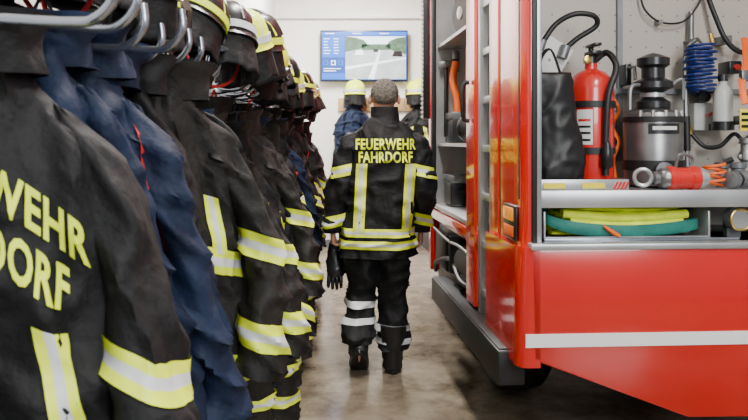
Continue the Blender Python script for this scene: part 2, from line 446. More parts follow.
MB().tube([(-.62, .5, 1.60), (-.60, .9, 1.605), (-.60, 1.6, 1.62), (-.60, 2.4, 1.63)], .013, 10, smooth=5).build('cross_tube', 'chrome', rk, og)

# helmets
def make_helmet(shell, bandm, cloth='black', stripe=None):
    t = thing('firefighter_helmet', '', 'helmet')
    prof = [(.0, .165), (.03, .163), (.06, .153), (.085, .135), (.104, .105), (.112, .07), (.114, .03), (.118, .012), (.125, .0), (.117, -.002), (.109, .01), (.0, .02)]
    mb = MB().lathe(prof[::-1], (0, 0, 0), seg=36, sx=1.0, sy=1.2)
    mb.tube([(0, -.13, .06), (0, -.09, .13), (0, 0, .165), (0, .09, .13), (0, .135, .06)], .014, 8, smooth=6)
    sh = mb.build('shell', shell, t, sharp=50)
    MB().lathe([(.1165, .026), (.120, .026), (.119, .054), (.1155, .054)], (0, 0, 0), seg=36, sx=1.0, sy=1.2).build('reflective_band', bandm, sh)
    for s in (-1, 1): MB().tube([(s*.05, -.118, .062), (s*.055, -.085, .118), (s*.052, 0, .152), (s*.055, .085, .118), (s*.05, .12, .062)], .011, 6, smooth=5, flat=.4).build('side_stripe', stripe or bandm, sh)
    for s in (-1, 1): MB().cyl((s*.112, .03, .04), (s*.128, .03, .04), .022, .018, seg=16).build('ear_boss', 'steel', sh)
    def wrap(a0, a1, n, rws, fn): 
        vs = []; fs = []
        for r in range(rws+1):
            for k in range(n+1): vs.append(fn(a0+(a1-a0)*k/n, r/rws, k))
        for r in range(rws):
            for k in range(n): q = r*(n+1)+k; fs.append([q, q+1, q+n+2, q+n+1])
        return MB().add(vs, fs)
    o = wrap(PI-.25, 2*PI+.25, 26, 9, lambda a, r, k: (math.cos(a)*.112*(1+.12*r+.05*math.sin(k*1.7)*r), math.sin(a)*.134*(1+.12*r+.05*math.sin(k*1.7)*r), .008-.13*r+.01*math.sin(k*.8)*r)).build('neck_curtain', cloth, t, sharp=80)
    md = o.modifiers.new('t', 'SOLIDIFY'); md.thickness = .004
    o = wrap(.35, PI-.35, 14, 4, lambda a, r, k: (math.cos(a)*.124, math.sin(a)*.15, .05-.085*r)).build('visor', 'plastic', t, sharp=80)
    md = o.modifiers.new('t', 'SOLIDIFY'); md.thickness = .003
    MB().tube([(-.10, .02, .0), (-.075, .03, -.10), (0, .05, -.14), (.075, .03, -.10), (.10, .02, .0)], .006, 6, smooth=5).build('chin_strap', 'redstrap' if shell == 'plastic' else 'black', t)
    return t
hps = {'b': make_helmet('plastic', 'lime', stripe='lime'), 'y': make_helmet('lime', 'silver'), 's': make_helmet('plastic', 'silver', stripe='lime')}
hd = {'b': 'black lime-banded', 'y': 'lime yellow', 's': 'black silver-banded'}
hused = set(); yy = 1.45; i = 0
while yy < 7.15:
    near = yy < 2.3
    k = 'bssbbsybyybsyybysyybyysyybyyysyy'[i % 32]
    lab = hd[k]+' firefighter helmet, '+ordinal(i+1)+' from the camera on the tube shelf'
    loc = ((-.64+.10*max(0, yy-1.5) if near else -.44)+random.uniform(-.03, .04), yy, (1.75 if near else 1.72)+random.uniform(-.015, .04)); rz = random.uniform(-.7, .7)+(1.2 if i % 3 else .2)
    if k in hused: o = dup(hps[k], loc, rz, lab, 'helmets on the shelf above the jackets')
    else: o = hps[k]; o['label'] = lab; o['group'] = 'helmets on the shelf above the jackets'; hused.add(k)
    o.location = loc; o.rotation_euler = (random.uniform(-.35, .35), random.uniform(-.3, .45), rz); s_ = random.uniform(.84, .94); o.scale = (s_, s_, s_)
    yy += .205 if near else .18; i += 1

# trousers over boots below the jackets
def make_trousers(seed):
    t = thing('turnout_trousers', '', 'trousers'); f = folder(seed, 1.1)
    st = [(0, 0, 0, .0, .15, .07), (.3, 0, 0, -.12, .17, .085), (1, 0, 0, -.26, .16, .08)]
    loft(MB(), st, rows=14, seg=40, fold=f).build('waist', 'brown', t, sharp=80)
    for s in (-1, 1):
        ls = [(0, s*.08, 0, -.16, .085, .08), (.4, s*.09, 0, -.38, .09, .085), (.85, s*.10, 0, -.62, .095, .1), (1, s*.10, 0, -.72, .098, .11)]
        lg = loft(MB(), ls, rows=30, seg=30, fold=f).build('trouser_leg', 'brown', t, sharp=80)
        for tc in (.55, .8): band(ls, tc, .05, .56, f, seg=30, off=.006).build('reflective_band', ['lime', 'silver'], lg, sharp=80)
    return t
def make_boot_mesh():
    fs = [(0, 0, -.045, .045, .018, .02), (.08, 0, -.03, .05, .036, .045), (.3, 0, .05, .055, .04, .055), (.55, 0, .13, .045, .046, .043), (.85, 0, .205, .036, .046, .033), (1, 0, .235, .03, .025, .02)]
    mb = loft(MB(), fs, rows=20, seg=24, A=V((1, 0, 0)), B=V((0, 0, 1)))
    ss = [(0, 0, 0.01, .03, .046, .058), (.4, 0, 0, .14, .05, .056), (1, 0, -.005, .29, .062, .068)]
    loft(mb, ss, rows=14, seg=24, fold=folder(11, .4))
    so = MB(); pl = []
    for k in range(28):
        a = 2*PI*k/28; yv = .095+.15*math.cos(a); w = .043+.006*math.cos(a); pl.append((w*math.sin(a), yv))
    so.prism(pl, 'z', 0, .024, bev=.003)
    return mb, so
def make_boot(label):
    t = thing('rubber_boot', label, 'boot'); a, b = make_boot_mesh(); a.build('upper', 'rubber', t, sharp=70); b.build('sole', 'plastic', t); return t
tp = make_trousers(21); bp = make_boot(''); first = True
for i, yy in enumerate([2.9, 3.35, 3.85, 4.4, 4.95, 5.5, 6.05, 6.6]):
    a = math.radians(random.uniform(20, 55)); x = -.50+random.uniform(-.03, .03)
    lab = 'charcoal turnout trousers standing over boots, '+ordinal(i+1)+' pair from the camera'
    o = tp if first else dup(tp, (0, 0, 0), 0, lab)
    o.location = (x, yy, .80); o.rotation_euler = (0, 0, a); o['label'] = lab; o['group'] = 'trousers below the jackets'
    for s in (-1, 1):
        lab = 'black boot under the '+('wall-side' if s < 0 else 'aisle-side')+' leg of the '+ordinal(i+1)+' pair of trousers'
        o = bp if first and s < 0 else dup(bp, (0, 0, 0), 0, lab)
        o.location = (x+s*.10*math.cos(a), yy+s*.10*math.sin(a), 0); o.rotation_euler = (0, 0, a); o['label'] = lab; o['group'] = 'boots on the floor'
    first = False

# ---------------------------------------------------------------- back wall
o0 = P(364, 56, 9.4)
tv = thing('television', 'wall-mounted flat television showing a road camera view', 'television', o0)
MB().box(o0+V((-.565, -.02, -.33)), o0+V((.565, .03, .33)), bev=.006).build('frame', 'plastic', tv, o0)
MB().box(o0+V((-.1, .03, -.1)), o0+V((.1, .1, .1))).build('wall_bracket', 'plastic', tv, o0)
def scr(x0, x1, z0, z1, d, mi, mb): mb.box(o0+V((x0, -.022-d, z0)), o0+V((x1, -.0205, z1)), mi)
def scp(pl, d, mi, mb):
    mb.prism([(o0.x+x, o0.z+z) for x, z in pl], 'y', o0.y-.022-d, o0.y-.0205, mi)
mb = MB()
scr(-.55, .55, -.312, .312, .0, 0, mb)
scr(-.55, .55, .262, .312, .001, 2, mb)
scr(-.54, -.25, -.02, .25, .001, 2, mb)
for r in range(6):
    for c in range(2):
        scr(-.52+c*.13, -.52+c*.13+random.uniform(.05, .1), .215-r*.038, .225-r*.038, .002, 6, mb)
for c in range(3): scr(-.52+c*.095, -.46+c*.095, -.12, -.06, .002, 6 if c == 1 else 2, mb); scr(-.51+c*.095, -.475+c*.095, -.11, -.07, .003, 0, mb)
scr(-.52, -.3, -.17, -.160, .002, 6, mb); scr(-.52, -.36, -.2, -.190, .002, 6, mb); scr(-.54, -.25, -.30, -.225, .002, 2, mb)
for c in range(3): scr(-.5+c*.35, -.38+c*.35, .282, .293, .003, 6, mb)
scr(-.24, .54, -.30, .25, .001, 5, mb)
scr(-.24, .54, .13, .25, .002, 3, mb)
scp([(-.24, .05), (-.05, .09), (.06, .13), (.0, .2), (-.1, .235), (-.24, .25)], .003, 4, mb)
scp([(.54, .02), (.38, .06), (.28, .12), (.33, .19), (.42, .23), (.54, .245)], .003, 4, mb)
scr(-.03, .34, .075, .15, .003, 4, mb)
scp([(-.24, -.14), (.54, -.02), (.54, -.04), (-.24, -.18)], .0035, 6, mb)
scp([(.05, -.3), (.2, .07), (.215, .07), (.13, -.3)], .0037, 6, mb)
scp([(.36, -.01), (.5, -.01), (.48, .06), (.39, .06)], .004, 7, mb); scp([(-.12, .01), (.0, .01), (-.015, .07), (-.1, .07)], .0045, 6, mb)
scr(.12, .18, .05, .085, .0045, 7, mb)
mb.build('screen', ['screendark', 'screendark', 'screenblue', 'screensky', 'screengreen', 'screenroad', 'screenwhite', 'plastic'], tv, o0)

hb0 = P(388, 104, 9.47)
hbd = thing('hook_board', 'pale wooden hook board under the television', 'hook board', hb0)
a = P(338, 111, 9.47); b = P(440, 98, 9.47)
MB().box((a.x, 9.455, a.z), (b.x, 9.50, b.z), bev=.004).build('board', 'wood', hbd, hb0)
for px in (345, 356, 368, 380, 392, 404, 417, 430):
    c = P(px, 103, 9.45); MB().tube([(c.x, 9.455, c.z), (c.x, 9.38, c.z-.01), (c.x, 9.36, c.z+.04)], .006, 6, smooth=4).build('hook', 'steel', hbd, hb0)
for k, (px, lab) in enumerate([(355, 'left'), (417, 'right')]):
    c = P(px, 97, 9.33)
    dup(hps['y'], (c.x, 9.33, c.z+.03), .2+k*.3, 'lime helmet on the '+lab+' end of the wooden hook board below the television', 'helmets on the hook board', (1.15, 1.15, 1.15))
    dup(protos['C' if k else 'O'], (c.x-.02+.05*k, 9.30, c.z-.09), .4-k*.4, ('dark banded' if k else 'dark navy')+' jacket hanging below the lime helmet at the '+lab+' end of the hook board', 'jackets on the hook board', (1.15, .9, .9))

# ---------------------------------------------------------------- person
def remesh(mb, voxel, smooth=6):
    me = bpy.data.meshes.new('tmp'); me.from_pydata([tuple(v) for v in mb.v], [], mb.f); ob = bpy.data.objects.new('tmp', me); COL.objects.link(ob)
    bm = bmesh.new(); bm.from_mesh(me); bmesh.ops.recalc_face_normals(bm, faces=bm.faces[:]); bm.to_mesh(me); bm.free()
    m = ob.modifiers.new('r', 'REMESH'); m.mode = 'VOXEL'; m.voxel_size = voxel; m.use_smooth_shade = True
    s = ob.modifiers.new('s', 'SMOOTH'); s.iterations = smooth; s.factor = .5
    dg = bpy.context.evaluated_depsgraph_get(); r = bpy.data.meshes.new_from_object(ob.evaluated_get(dg)); bpy.data.objects.remove(ob)
    for p in r.polygons: p.use_smooth = True
    return r
pc = V((.175, 4.42, 0))
person = thing('person', 'person in black turnout gear seen from behind walking down the aisle', 'person', pc)
b = MB()
HC = V((.005, .03, 1.662))
b.ball(HC+V((0, -.012, .012)), (.080, .095, .093), 24)
b.ball(HC+V((0, .025, -.035)), (.061, .064, .08), 20)
b.ball(HC+V((0, .080, -.09)), (.028, .02, .02), 12)
b.tube([HC+V((0, .088, .01)), HC+V((0, .113, -.03)), HC+V((0, .097, -.042))], [.009, .014, .008], 8, smooth=3)
b.tube([HC+V((-.048, .074, .02)), HC+V((0, .091, .026)), HC+V((.048, .074, .02))], .011, 8, smooth=3)
for s in (-1, 1):
    b.ball(HC+V((s*.088, -.005, -.015)), (.012, .020, .034), 12)
b.tube([(0, -.005, 1.44), (0, .005, 1.53), (0, .015, 1.62)], [.07, .060, .064], 16)
ts = [(0, 0, 0, 1.50, .07, .06), (.08, 0, 0, 1.45, .15, .085), (.2, 0, 0, 1.36, .175, .10), (.5, -.01, 0, 1.12, .155, .095), (.75, -.03, 0, .95, .165, .105), (1, -.04, 0, .80, .15, .10)]
loft(b, ts, rows=20, seg=24)
sh_r, el_r, wr_r = V((.180, 0, 1.39)), V((.240, -.03, 1.10)), V((.232, .08, .85))
sh_l, el_l, wr_l = V((-.190, 0, 1.39)), V((-.270, -.0, 1.10)), V((-.310, .03, .85))
for (a1, b1, c1) in ((sh_r, el_r, wr_r), (sh_l, el_l, wr_l)):
    b.tube([a1, (a1+b1)/2, b1, (b1+c1)/2, c1], [.058, .05, .04, .036, .026], 12)
hipr, knr, anr = V((.045, 0, .86)), V((.062, .05, .48)), V((.055, .0, .10))
hipl, knl, anl = V((-.125, 0, .86)), V((-.14, .06, .49)), V((-.15, -.13, .17))
for (a1, b1, c1) in ((hipr, knr, anr), (hipl, knl, anl)):
    b.tube([a1, (a1+b1)/2, b1, b1.lerp(c1, .35), c1], [.085, .075, .055, .055, .038], 14)
b.tube([anr+V((0, -.03, -.04)), anr+V((0, .06, -.05)), anr+V((0, .17, -.075))], [.035, .036, .025], 10)
b.tube([anl+V((0, -.03, .0)), anl+V((0, .05, -.06)), anl+V((0, .14, -.13))], [.035, .036, .025], 10)
def hand(b, w, side, curl):
    med = V((-side, 0, 0)); fw = V((0, 1, 0)); dn = V((0, .18, -1)).normalized()
    st = []
    for (d, wd, th) in ((0, .025, .02), (.03, .034, .017), (.06, .041, .016), (.088, .040, .014)): st.append((w+dn*d, wd, th))
    vs = []; fs = []; seg = 14
    for (c, wd, th) in st:
        for k in range(seg):
            a = 2*PI*k/seg; vs.append(c+fw*math.cos(a)*wd+med*math.sin(a)*th)
    for i in range(len(st)-1):
        for k in range(seg):
            k2 = (k+1) % seg; fs.append([i*seg+k, i*seg+k2, (i+1)*seg+k2, (i+1)*seg+k])
    fs.append(list(range(seg))[::-1]); fs.append([(len(st)-1)*seg+k for k in range(seg)])
    b.add(vs, fs)
    for j, (off, L) in enumerate(((.033, .072), (.011, .080), (-.011, .074), (-.032, .058))):
        p = w+dn*.078+fw*off; ang = .15; pts = [p]
        for seglen, dc in ((.45, curl), (.3, curl*1.2), (.25, curl)):
            ang += dc; d = dn*math.cos(ang)+med*math.sin(ang); p = p+d*L*seglen; pts.append(p)
        b.tube(pts, [.0098, .0092, .0085, .0068], 8)
    p = w+dn*.025+fw*.024
    b.tube([p, p+fw*.022+dn*.028+med*.008, p+fw*.026+dn*.055+med*.02, p+fw*.018+dn*.078+med*.03], [.014, .0115, .010, .008], 8)
hand(b, wr_r, 1, .32); hand(b, wr_l, -1, .75)
me = remesh(b, .0052, 4); me.materials.append(M['skin']); me.name = 'body'
bo = bpy.data.objects.new('body', me); COL.objects.link(bo); bo.parent = person
for s in (-1, 1): MB().ball(HC+V((s*.029, .078, .004)), .0115, 12).build('eye', 'white', person)
MB().tube([HC+V((-.022, .092, -.058)), HC+V((0, .101, -.056)), HC+V((.022, .092, -.058))], .0055, 8, smooth=4).build('lips', 'redstrap', person)
hm = MB(); vs = []; fs = []; seg = 72; rws = 38
for i in range(rws+1):
    th = i/rws
    for k in range(seg):
        a = 2*PI*k/seg; back = .5-.5*math.sin(a)
        tm = 1.15+1.10*back**.8
        if abs(math.cos(a)) > .8: tm = min(tm, 1.70)
        tm += .05*noise.noise(V((math.cos(a)*4, math.sin(a)*4, 0)))
        q = th*tm; d = V((math.sin(q)*math.cos(a), math.sin(q)*math.sin(a), math.cos(q)))
        r = 1+.055*(1-.7*th**4)+noise.noise(d*8)*.035+noise.noise(V((d.x*30, d.y*30, d.z*9)))*.05+noise.noise(d*60)*.03
        vs.append(HC+V((0, -.012, .012))+V((d.x*.083, d.y*.098, d.z*.095))*r)
for i in range(rws):
    for k in range(seg): k2 = (k+1) % seg; fs.append([i*seg+k, i*seg+k2, (i+1)*seg+k2, (i+1)*seg+k])
hm.add(vs, fs).build('hair', 'hair', person, sharp=180)
pf = folder(31, .95)
js = [(0, .003, .005, 1.535, .078, .07), (.05, .003, 0, 1.495, .115, .085), (.10, .0, 0, 1.455, .160, .105), (.17, 0, 0, 1.39, .198, .13), (.30, 0, 0, 1.28, .210, .145),
      (.5, -.01, 0, 1.11, .205, .15), (.75, -.03, 0, .90, .218, .155), (1, -.045, 0, .70, .232, .16)]
jt = loft(MB(), js, rows=64, seg=80, fold=pf, n=2.6); jb = BVHTree.FromPolygons(jt.v, jt.f)
jo = jt.build('jacket', 'black', person, sharp=80)
for tc in (.90, .81): band(js, tc, .052, .83, pf, seg=80, mis=[0, 0, 0, 1, 1, 1, 0, 0, 0], n=2.6).build('reflective_band', ['lime', 'silver'], jo, sharp=80)
for (x0, x1) in ((-.135, -.155), (.155, .130)): vstripe(jb, x0, x1, 1.26, .855, .066, .006).build('reflective_band', ['lime', 'silver'], jo, sharp=80)
lettering(jb, jo, [('FEUERWEHR', .088, 1.372, .68), ('FAHRDORF', .088, 1.295, .68)], ox=.005)
cs = [(0, .003, .005, 1.50, .095, .085), (.5, .003, .01, 1.545, .088, .084), (1, .003, .01, 1.600, .085, .084)]
c = loft(MB(), cs, rows=6, seg=36, caps=(False, False), fold=folder(3, .3)); loft(c, cs, rows=6, seg=36, off=-.012, caps=(False, False), fold=folder(3, .3))
c.build('collar', 'black', jo, sharp=80)
for (s, a1, b1, c1) in ((1, sh_r, el_r, wr_r), (-1, sh_l, el_l, wr_l)):
    g = a1.lerp(b1, .5)
    ss = [(0, s*.155, 0.01, 1.445, .045, .05), (.08, s*.19, .01, 1.41, .066, .072), (.17, a1.x+s*.022, .01, 1.35, .076, .084), (.4, g.x+s*.018, 0, 1.22, .074, .085), (.62, b1.x+s*.008, b1.y, b1.z-.02, .070, .08), (.85, (b1.x*.4+c1.x*.6), (b1.y*.4+c1.y*.6), .92, .062, .072), (1, c1.x, c1.y, c1.z-.015, .052, .06)]
    so = loft(MB(), ss, rows=48, seg=40, fold=pf).build('jacket_sleeve', 'black', person, sharp=80)
    for tc in (.40, .845): band(ss, tc, .07, .62, pf, seg=40, off=.006).xform(lambda v: V((v.x, v.y, v.z-s*.22*(v.x-g.x)))).build('reflective_band', ['lime', 'silver'], so, sharp=80)
tf = folder(41, 1.2)
tr = MB(); loft(tr, [(0, -.04, 0, .88, .17, .13), (1, -.04, 0, .72, .18, .14)], rows=8, seg=40, fold=tf)
lst = {1: [(0, .04, 0, .84, .105, .13), (.35, .052, .02, .6, .096, .115), (.6, .06, .045, .45, .083, .098), (.8, .057, .02, .28, .076, .088), (1, .053, -.005, .14, .070, .08)],
       -1: [(0, -.12, 0, .84, .105, .13), (.35, -.135, .03, .6, .096, .115), (.6, -.142, .05, .46, .083, .098), (.8, -.148, -.04, .31, .077, .088), (1, -.15, -.115, .20, .070, .08)]}
for s in (1, -1): loft(tr, lst[s], rows=40, seg=40, fold=tf)
to = tr.build('trousers', 'black', person, sharp=80)
for s, tcs in ((1, (.81, .92)), (-1, (.66, .78))):
    for tc in tcs: band(lst[s], tc, .034, .68, tf, seg=40, off=.006, mis=[0, 0, 0]).build('reflective_band', ['silver'], to, sharp=80)
for s in (1, -1):
    a, so = make_boot_mesh()
    Z = lambda p: V((p.x*1.28, p.y*1.1, p.z*1.0))
    if s == 1: fn = lambda p: V((.055, -.03, 0))+Z(p)
    else:
        R = Matrix.Rotation(math.radians(-38), 3, 'X'); piv = V((0, .2, 0)); fn = lambda p: V((-.15, -.20, .004))+piv+R@(Z(p)-piv)
    a.xform(fn); so.xform(fn)
    bt = a.build('boot', 'rubber', person, sharp=70); so.build('sole', 'plastic', bt)
for k in range(2):
    gb = pc+wr_l+V((.012, .035+k*.03, -.10)); g = thing('work_glove', ('black work glove held in the left hand, ' + ('farther one tucked behind' if k else 'nearer one hanging in front')), 'glove', gb, group='gloves in the hand')
    m = loft(MB(), [(0, 0, 0, .02, .03, .02), (.35, 0, -.01, -.06, .045, .022), (.8, 0, -.02, -.15, .05, .024), (1, 0, -.02, -.19, .045, .02)], rows=16, seg=24, fold=folder(50+k, .5))
    for j in range(4):
        x = -.034+j*.022; m.tube([(x, -.02, -.17), (x*1.15, -.03, -.22), (x*1.2, -.02, -.27+abs(j-1.6)*.01)], [.013, .013, .009], 10, smooth=4)
    m.tube([(.035, -.01, -.10), (.062, -.015, -.13), (.066, -.01, -.17)], [.015, .013, .01], 10, smooth=4)
    m.build('glove_body', 'plastic', g, sharp=70)
    loft(MB(), [(0, 0, 0, .02, .034, .024), (1, 0, -.005, -.02, .04, .026)], rows=4, seg=24, off=.002).build('cuff', 'black', g, sharp=70)

# ---------------------------------------------------------------- fire engine
fe = titem('fire_engine', 'red fire engine with open equipment bays on the right', 'fire engine', (0, 0, 0))
def part(mb, name, m, parent=fe, **k): return mb.build(name, m, parent, **k)
def rpost(u0, u1, v0, v1, r, z0, z1):
    pl = [(u0+r-r*math.cos(a), v0+r-r*math.sin(a)) for a in [PI/2*i/8 for i in range(9)]]
    return MB().prism(pl+[(u1, v0), (u1, v1), (u0, v1)], 'z', z0, z1)
part(rpost(0, .045, 0, .34, .04, .95, 3.0), 'corner_post', 'red')
part(rpost(-.006, .045, .35, .50, .02, .95, 3.0), 'body_pillar', 'red')
part(rpost(-.03, .06, -.035, .5, .05, .50, .975), 'lower_corner_panel', 'red')
part(MB().box((.035, -.012, .975), (.055, .02, 3.0), bev=.004), 'rubber_seal', 'rubber')
part(MB().box((.0, .338, .97), (.02, .352, 3.0)), 'rubber_seal', 'rubber')
part(MB().box((-.003, .05, 1.16), (.002, .056, 3.0)), 'rubber_seal', 'rubber')
part(MB().box((.055, -.004, .98), (.075, .03, 3.0), bev=.003), 'shutter_channel', 'alu')
ml = part(MB().box((-.014, .06, .985), (.0, .25, 1.13), bev=.006), 'marker_lamp', 'plastic')
MB().box((-.022, .085, 1.065), (-.012, .225, 1.12), bev=.004).build('amber_lens', 'amber', ml)
MB().box((-.019, .085, 1.0), (-.012, .225, 1.045), bev=.004).build('amber_reflector', 'orange', ml)
poly = [(.02, .972), (2.4, .972), (2.4, .20), (1.0, .285), (.66, .29), (.03, .53)]
part(MB().prism(poly, 'y', -.035, .12, bev=.01), 'rear_panel', 'red')
part(MB().box((.0, -.040, .582), (2.39, -.034, .634)), 'white_stripe', 'white')
part(MB().box((.02, -.045, .965), (2.4, .3, .99), bev=.004), 'sill', 'alu')
part(MB().box((.05, .56, .97), (2.38, .58, 2.95)), 'bay_back_wall', 'perf')
part(MB().box((.045, .03, .97), (.06, .56, 2.95)), 'bay_side_wall', 'alu')
part(MB().box((2.36, .0, .97), (2.4, .56, 2.95)), 'bay_side_wall', 'alu')
part(MB().box((.06, .02, .975), (2.36, .56, .99)), 'bay_floor', 'alud')
part(MB().box((0, 0, 2.95), (2.4, 2.25, 3.05), bev=.02), 'roof', 'red')
sf = part(MB().box((.06, .01, 1.14), (2.36, .56, 1.19), bev=.003), 'shelf', 'alu')
MB().box((.06, -.002, 1.128), (2.36, .012, 1.198), bev=.003).build('shelf_lip', 'alu', sf)
part(MB().box((.06, .53, 1.62), (2.36, .56, 1.645)), 'tool_rail', 'alud')
part(MB().box((.62, .54, 1.3), (.645, .56, 2.9)), 'wall_seam', 'alud')
part(MB().box((.0, .515, .5), (.045, .55, 3.0), bev=.004), 'shutter_channel', 'alu')
part(MB().box((.0, .74, .5), (.045, .78, 3.0), bev=.004), 'shutter_channel', 'alu')
for z in [.62+.24*i for i in range(10)]: part(MB().box((.012, .55, z), (.036, .74, z+.035), bev=.004), 'rung_step', 'alu')
part(MB().box((.06, .55, .5), (.075, .74, 3.0)), 'side_cover', 'alud')
part(rpost(-.012, .06, .80, 1.0, .02, .55, 3.0), 'body_pillar', 'red')
part(MB().box((.0, 1.0, .97), (.03, 1.035, 3.0), bev=.004), 'shutter_channel', 'alu')
part(MB().tube([(-.02, .9, 1.5), (-.05, .9, 1.52), (-.05, .9, 1.68), (-.02, .9, 1.7)], .012, 8, smooth=4), 'door_handle', 'plastic')
part(rpost(-.01, .05, 2.16, 2.25, .02, .5, 3.0), 'body_pillar', 'red')
part(MB().box((-.008, 2.12, .97), (.02, 2.165, 3.0), bev=.004), 'rubber_seal', 'rubber')
part(MB().box((.02, 2.13, .97), (.9, 2.15, 3.0)), 'side_bay_end_wall', 'alu')
part(MB().box((.88, .6, .97), (.9, 2.15, 3.0)), 'side_bay_back_wall', 'alu')
part(MB().box((.0, .8, .935), (.9, 2.15, .965), bev=.003), 'side_bay_floor', 'alu')
part(MB().box((.03, 1.2, 2.03), (.88, 2.13, 2.05)), 'side_bay_shelf', 'alu')
part(MB().box((.03, 1.2, 1.36), (.88, 2.13, 1.38)), 'side_bay_shelf', 'alu')
part(MB().box((-.01, .78, .86), (.05, 2.2, .93), bev=.01), 'side_skirt', 'red')
part(MB().box((.10, .6, .50), (2.3, 4.0, .86)), 'chassis', 'rubber')
part(MB().box((-.045, 2.28, 1.55), (.03, 2.36, 3.0), bev=.01), 'grab_rail', 'plastic')
for i in range(44): part(MB().box((-.05, 2.275, 1.56+i*.032), (-.046, 2.365, 1.575+i*.032)), 'shutter_slat', 'alu')
fb = part(MB().box((-.075, .10, .385), (.04, 1.75, .53), bev=.01), 'footboard', 'rubber')
MB().box((-.065, .12, .53), (.03, 1.73, .535), bev=.002).build('tread_plate', 'rubber', fb)
for vv in (.5, 1.3, 1.65): MB().cyl((.04, vv, .45), (.16, vv, .55), .02).build('bracket', 'rubber', fb)
part(MB().cyl((.08, .95, .70), (.08, 1.35, .70), .09), 'air_tank', 'rubber')
part(MB().cyl((.05, 1.5, .60), (.05, 1.5, .82), .06), 'filter', 'rubber')
part(MB().box((.01, 1.7, .56), (.25, 2.1, .8), bev=.02), 'battery_box', 'rubber')
part(MB().tube([(.05, .9, .6), (.0, 1.2, .60), (.02, 1.6, .66), (.0, 2.0, .58), (.02, 2.14, .5)], .015, 8, smooth=6), 'underbody_hose', 'rubber')
part(MB().tube([(.0, .85, .78), (-.01, 1.2, .80), (.0, 1.6, .78), (.0, 2.1, .80)], .008, 8, smooth=6), 'brake_line', 'steel')
for (u, v) in ((.16, 1.25), (1.95, 1.25), (.3, 3.3), (1.85, 3.3)):
    w = part(MB().lathe([(.28, 0), (.44, 0), (.48, .03), (.49, .07), (.49, .20), (.48, .24), (.44, .27), (.28, .27)], (u, v, .49), (1, 0, 0), seg=40), 'wheel', 'rubber')
    MB().lathe([(.05, .04), (.12, .02), (.2, .06), (.28, .05), (.285, .2), (.1, .2)], (u, v, .49), (1, 0, 0), seg=32).build('rim', 'alud', w)
part(MB().prism([(2.5, .55), (4.4, .55), (4.5, 1.4), (4.3, 2.8), (2.5, 2.9)], 'x', .35, 2.2, bev=.04), 'cab', 'red')
part(MB().prism([(4.51, 1.5), (4.36, 2.5), (4.33, 2.5), (4.46, 1.5)], 'x', .5, 2.05), 'windscreen', 'plastic')

G = 'equipment in the rear bay'
def it(name, label, c, base): return titem(name, label, c, base, G)
ZS = 1.19
b0 = Q(591, 178, .27); b0.z = ZS
e = it('fire_extinguisher', 'red fire extinguisher with black hose standing in the rear bay', 'fire extinguisher', b0)
def rel(name, mb, m, par, base, **k): return mb.build(name, m, par, base, **k)
rel('cylinder', MB().lathe([(.08, 0), (.094, .01), (.097, .03), (.097, .43), (.088, .475), (.06, .505), (.028, .52), (.026, .545)], b0, seg=36), 'redlight', e, b0)
rel('valve', MB().cyl(b0+V((0, 0, .53)), b0+V((0, 0, .585)), .026, seg=14).box(b0+V((-.02, -.07, .58)), b0+V((.02, .03, .597)), bev=.003).box(b0+V((-.015, -.085, .615)), b0+V((.015, .03, .628)), bev=.003).cyl(b0+V((0, 0, .58)), b0+V((0, 0, .62)), .012), 'plastic', e, b0)
rel('hose', MB().tube([b0+V((.02, 0, .56)), b0+V((.06, -.03, .59)), b0+V((.075, -.09, .52)), b0+V((.03, -.115, .40)), b0+V((.02, -.112, .22)), b0+V((.02, -.11, .06))], .014, 10, smooth=8), 'rubber', e, b0)
rel('nozzle', MB().lathe([(.013, 0), (.024, -.03), (.026, -.10), (.018, -.11)], b0+V((.022, -.118, .20)), seg=14), 'plastic', e, b0)
rel('gauge', MB().lathe([(.018, 0), (.018, .012), (.012, .014)], b0+V((-.025, -.02, .56)), (0, -1, 0), seg=16), 'brass', e, b0)
for z in (.15, .35): rel('retaining_strap', MB().lathe([(.098, z), (.103, z), (.103, z+.028), (.098, z+.028)], b0, seg=36), 'rubber', e, b0)
def curved(r, a0, da, n, z0, z1, base):
    vs = []; fs = []
    for z in (z0, z1):
        for k in range(n+1): a = a0+da*k; vs.append(base+V((math.cos(a)*r, math.sin(a)*r, z)))
    for k in range(n): fs.append([k, k+1, k+n+2, k+n+1])
    return MB().add(vs, fs)
rel('label_sticker', curved(.0982, -PI/2-1.0, .1, 7, .19, .34, b0), 'label', e, b0)
for z in (.205, .235, .262, .29): rel('label_line', curved(.0990, -PI/2-.93, .09, 6, z, z+.010, b0), 'redlight' if z > .28 else 'plastic', e, b0)
bb = Q(556, 178, .12); bb.z = ZS
bg = it('equipment_pouch', 'sagging black leather pouch left of the fire extinguisher', 'pouch', bb)
rel('pouch_body', loft(MB(), [(0, bb.x, bb.y, ZS+.005, .075, .035), (.12, bb.x+.008, bb.y, ZS+.04, .100, .06), (.35, bb.x+.008, bb.y, ZS+.14, .102, .062), (.65, bb.x-.002, bb.y, ZS+.30, .090, .045), (.85, bb.x-.014, bb.y, ZS+.41, .090, .04), (1, bb.x-.024, bb.y, ZS+.49, .078, .025)], rows=50, seg=60, fold=folder(61, .42)), 'leather', bg, bb, sharp=80)
rel('pouch_strap', MB().tube([bb+V((-.06, 0, .45)), bb+V((-.05, .05, .55)), bb+V((.02, .12, .6)), bb+V((.03, 0, .45))], .008, 8, smooth=6, flat=.4), 'black', bg, bb)
c = Q(549, 60, .35); w = it('tool_plate', 'tilted pale sheet metal plate above the black pouch', 'plate', c)
rel('plate', MB().box(c+V((-.09, -.004, -.11)), c+V((.07, .004, .10)), bev=.002, rot=Matrix.Rotation(.55, 3, 'Y')), 'label', w, c)
rel('mounting_bolt', MB().cyl(c+V((0, -.004, 0)), c+V((0, .21, 0)), .008), 'steel', w, c)
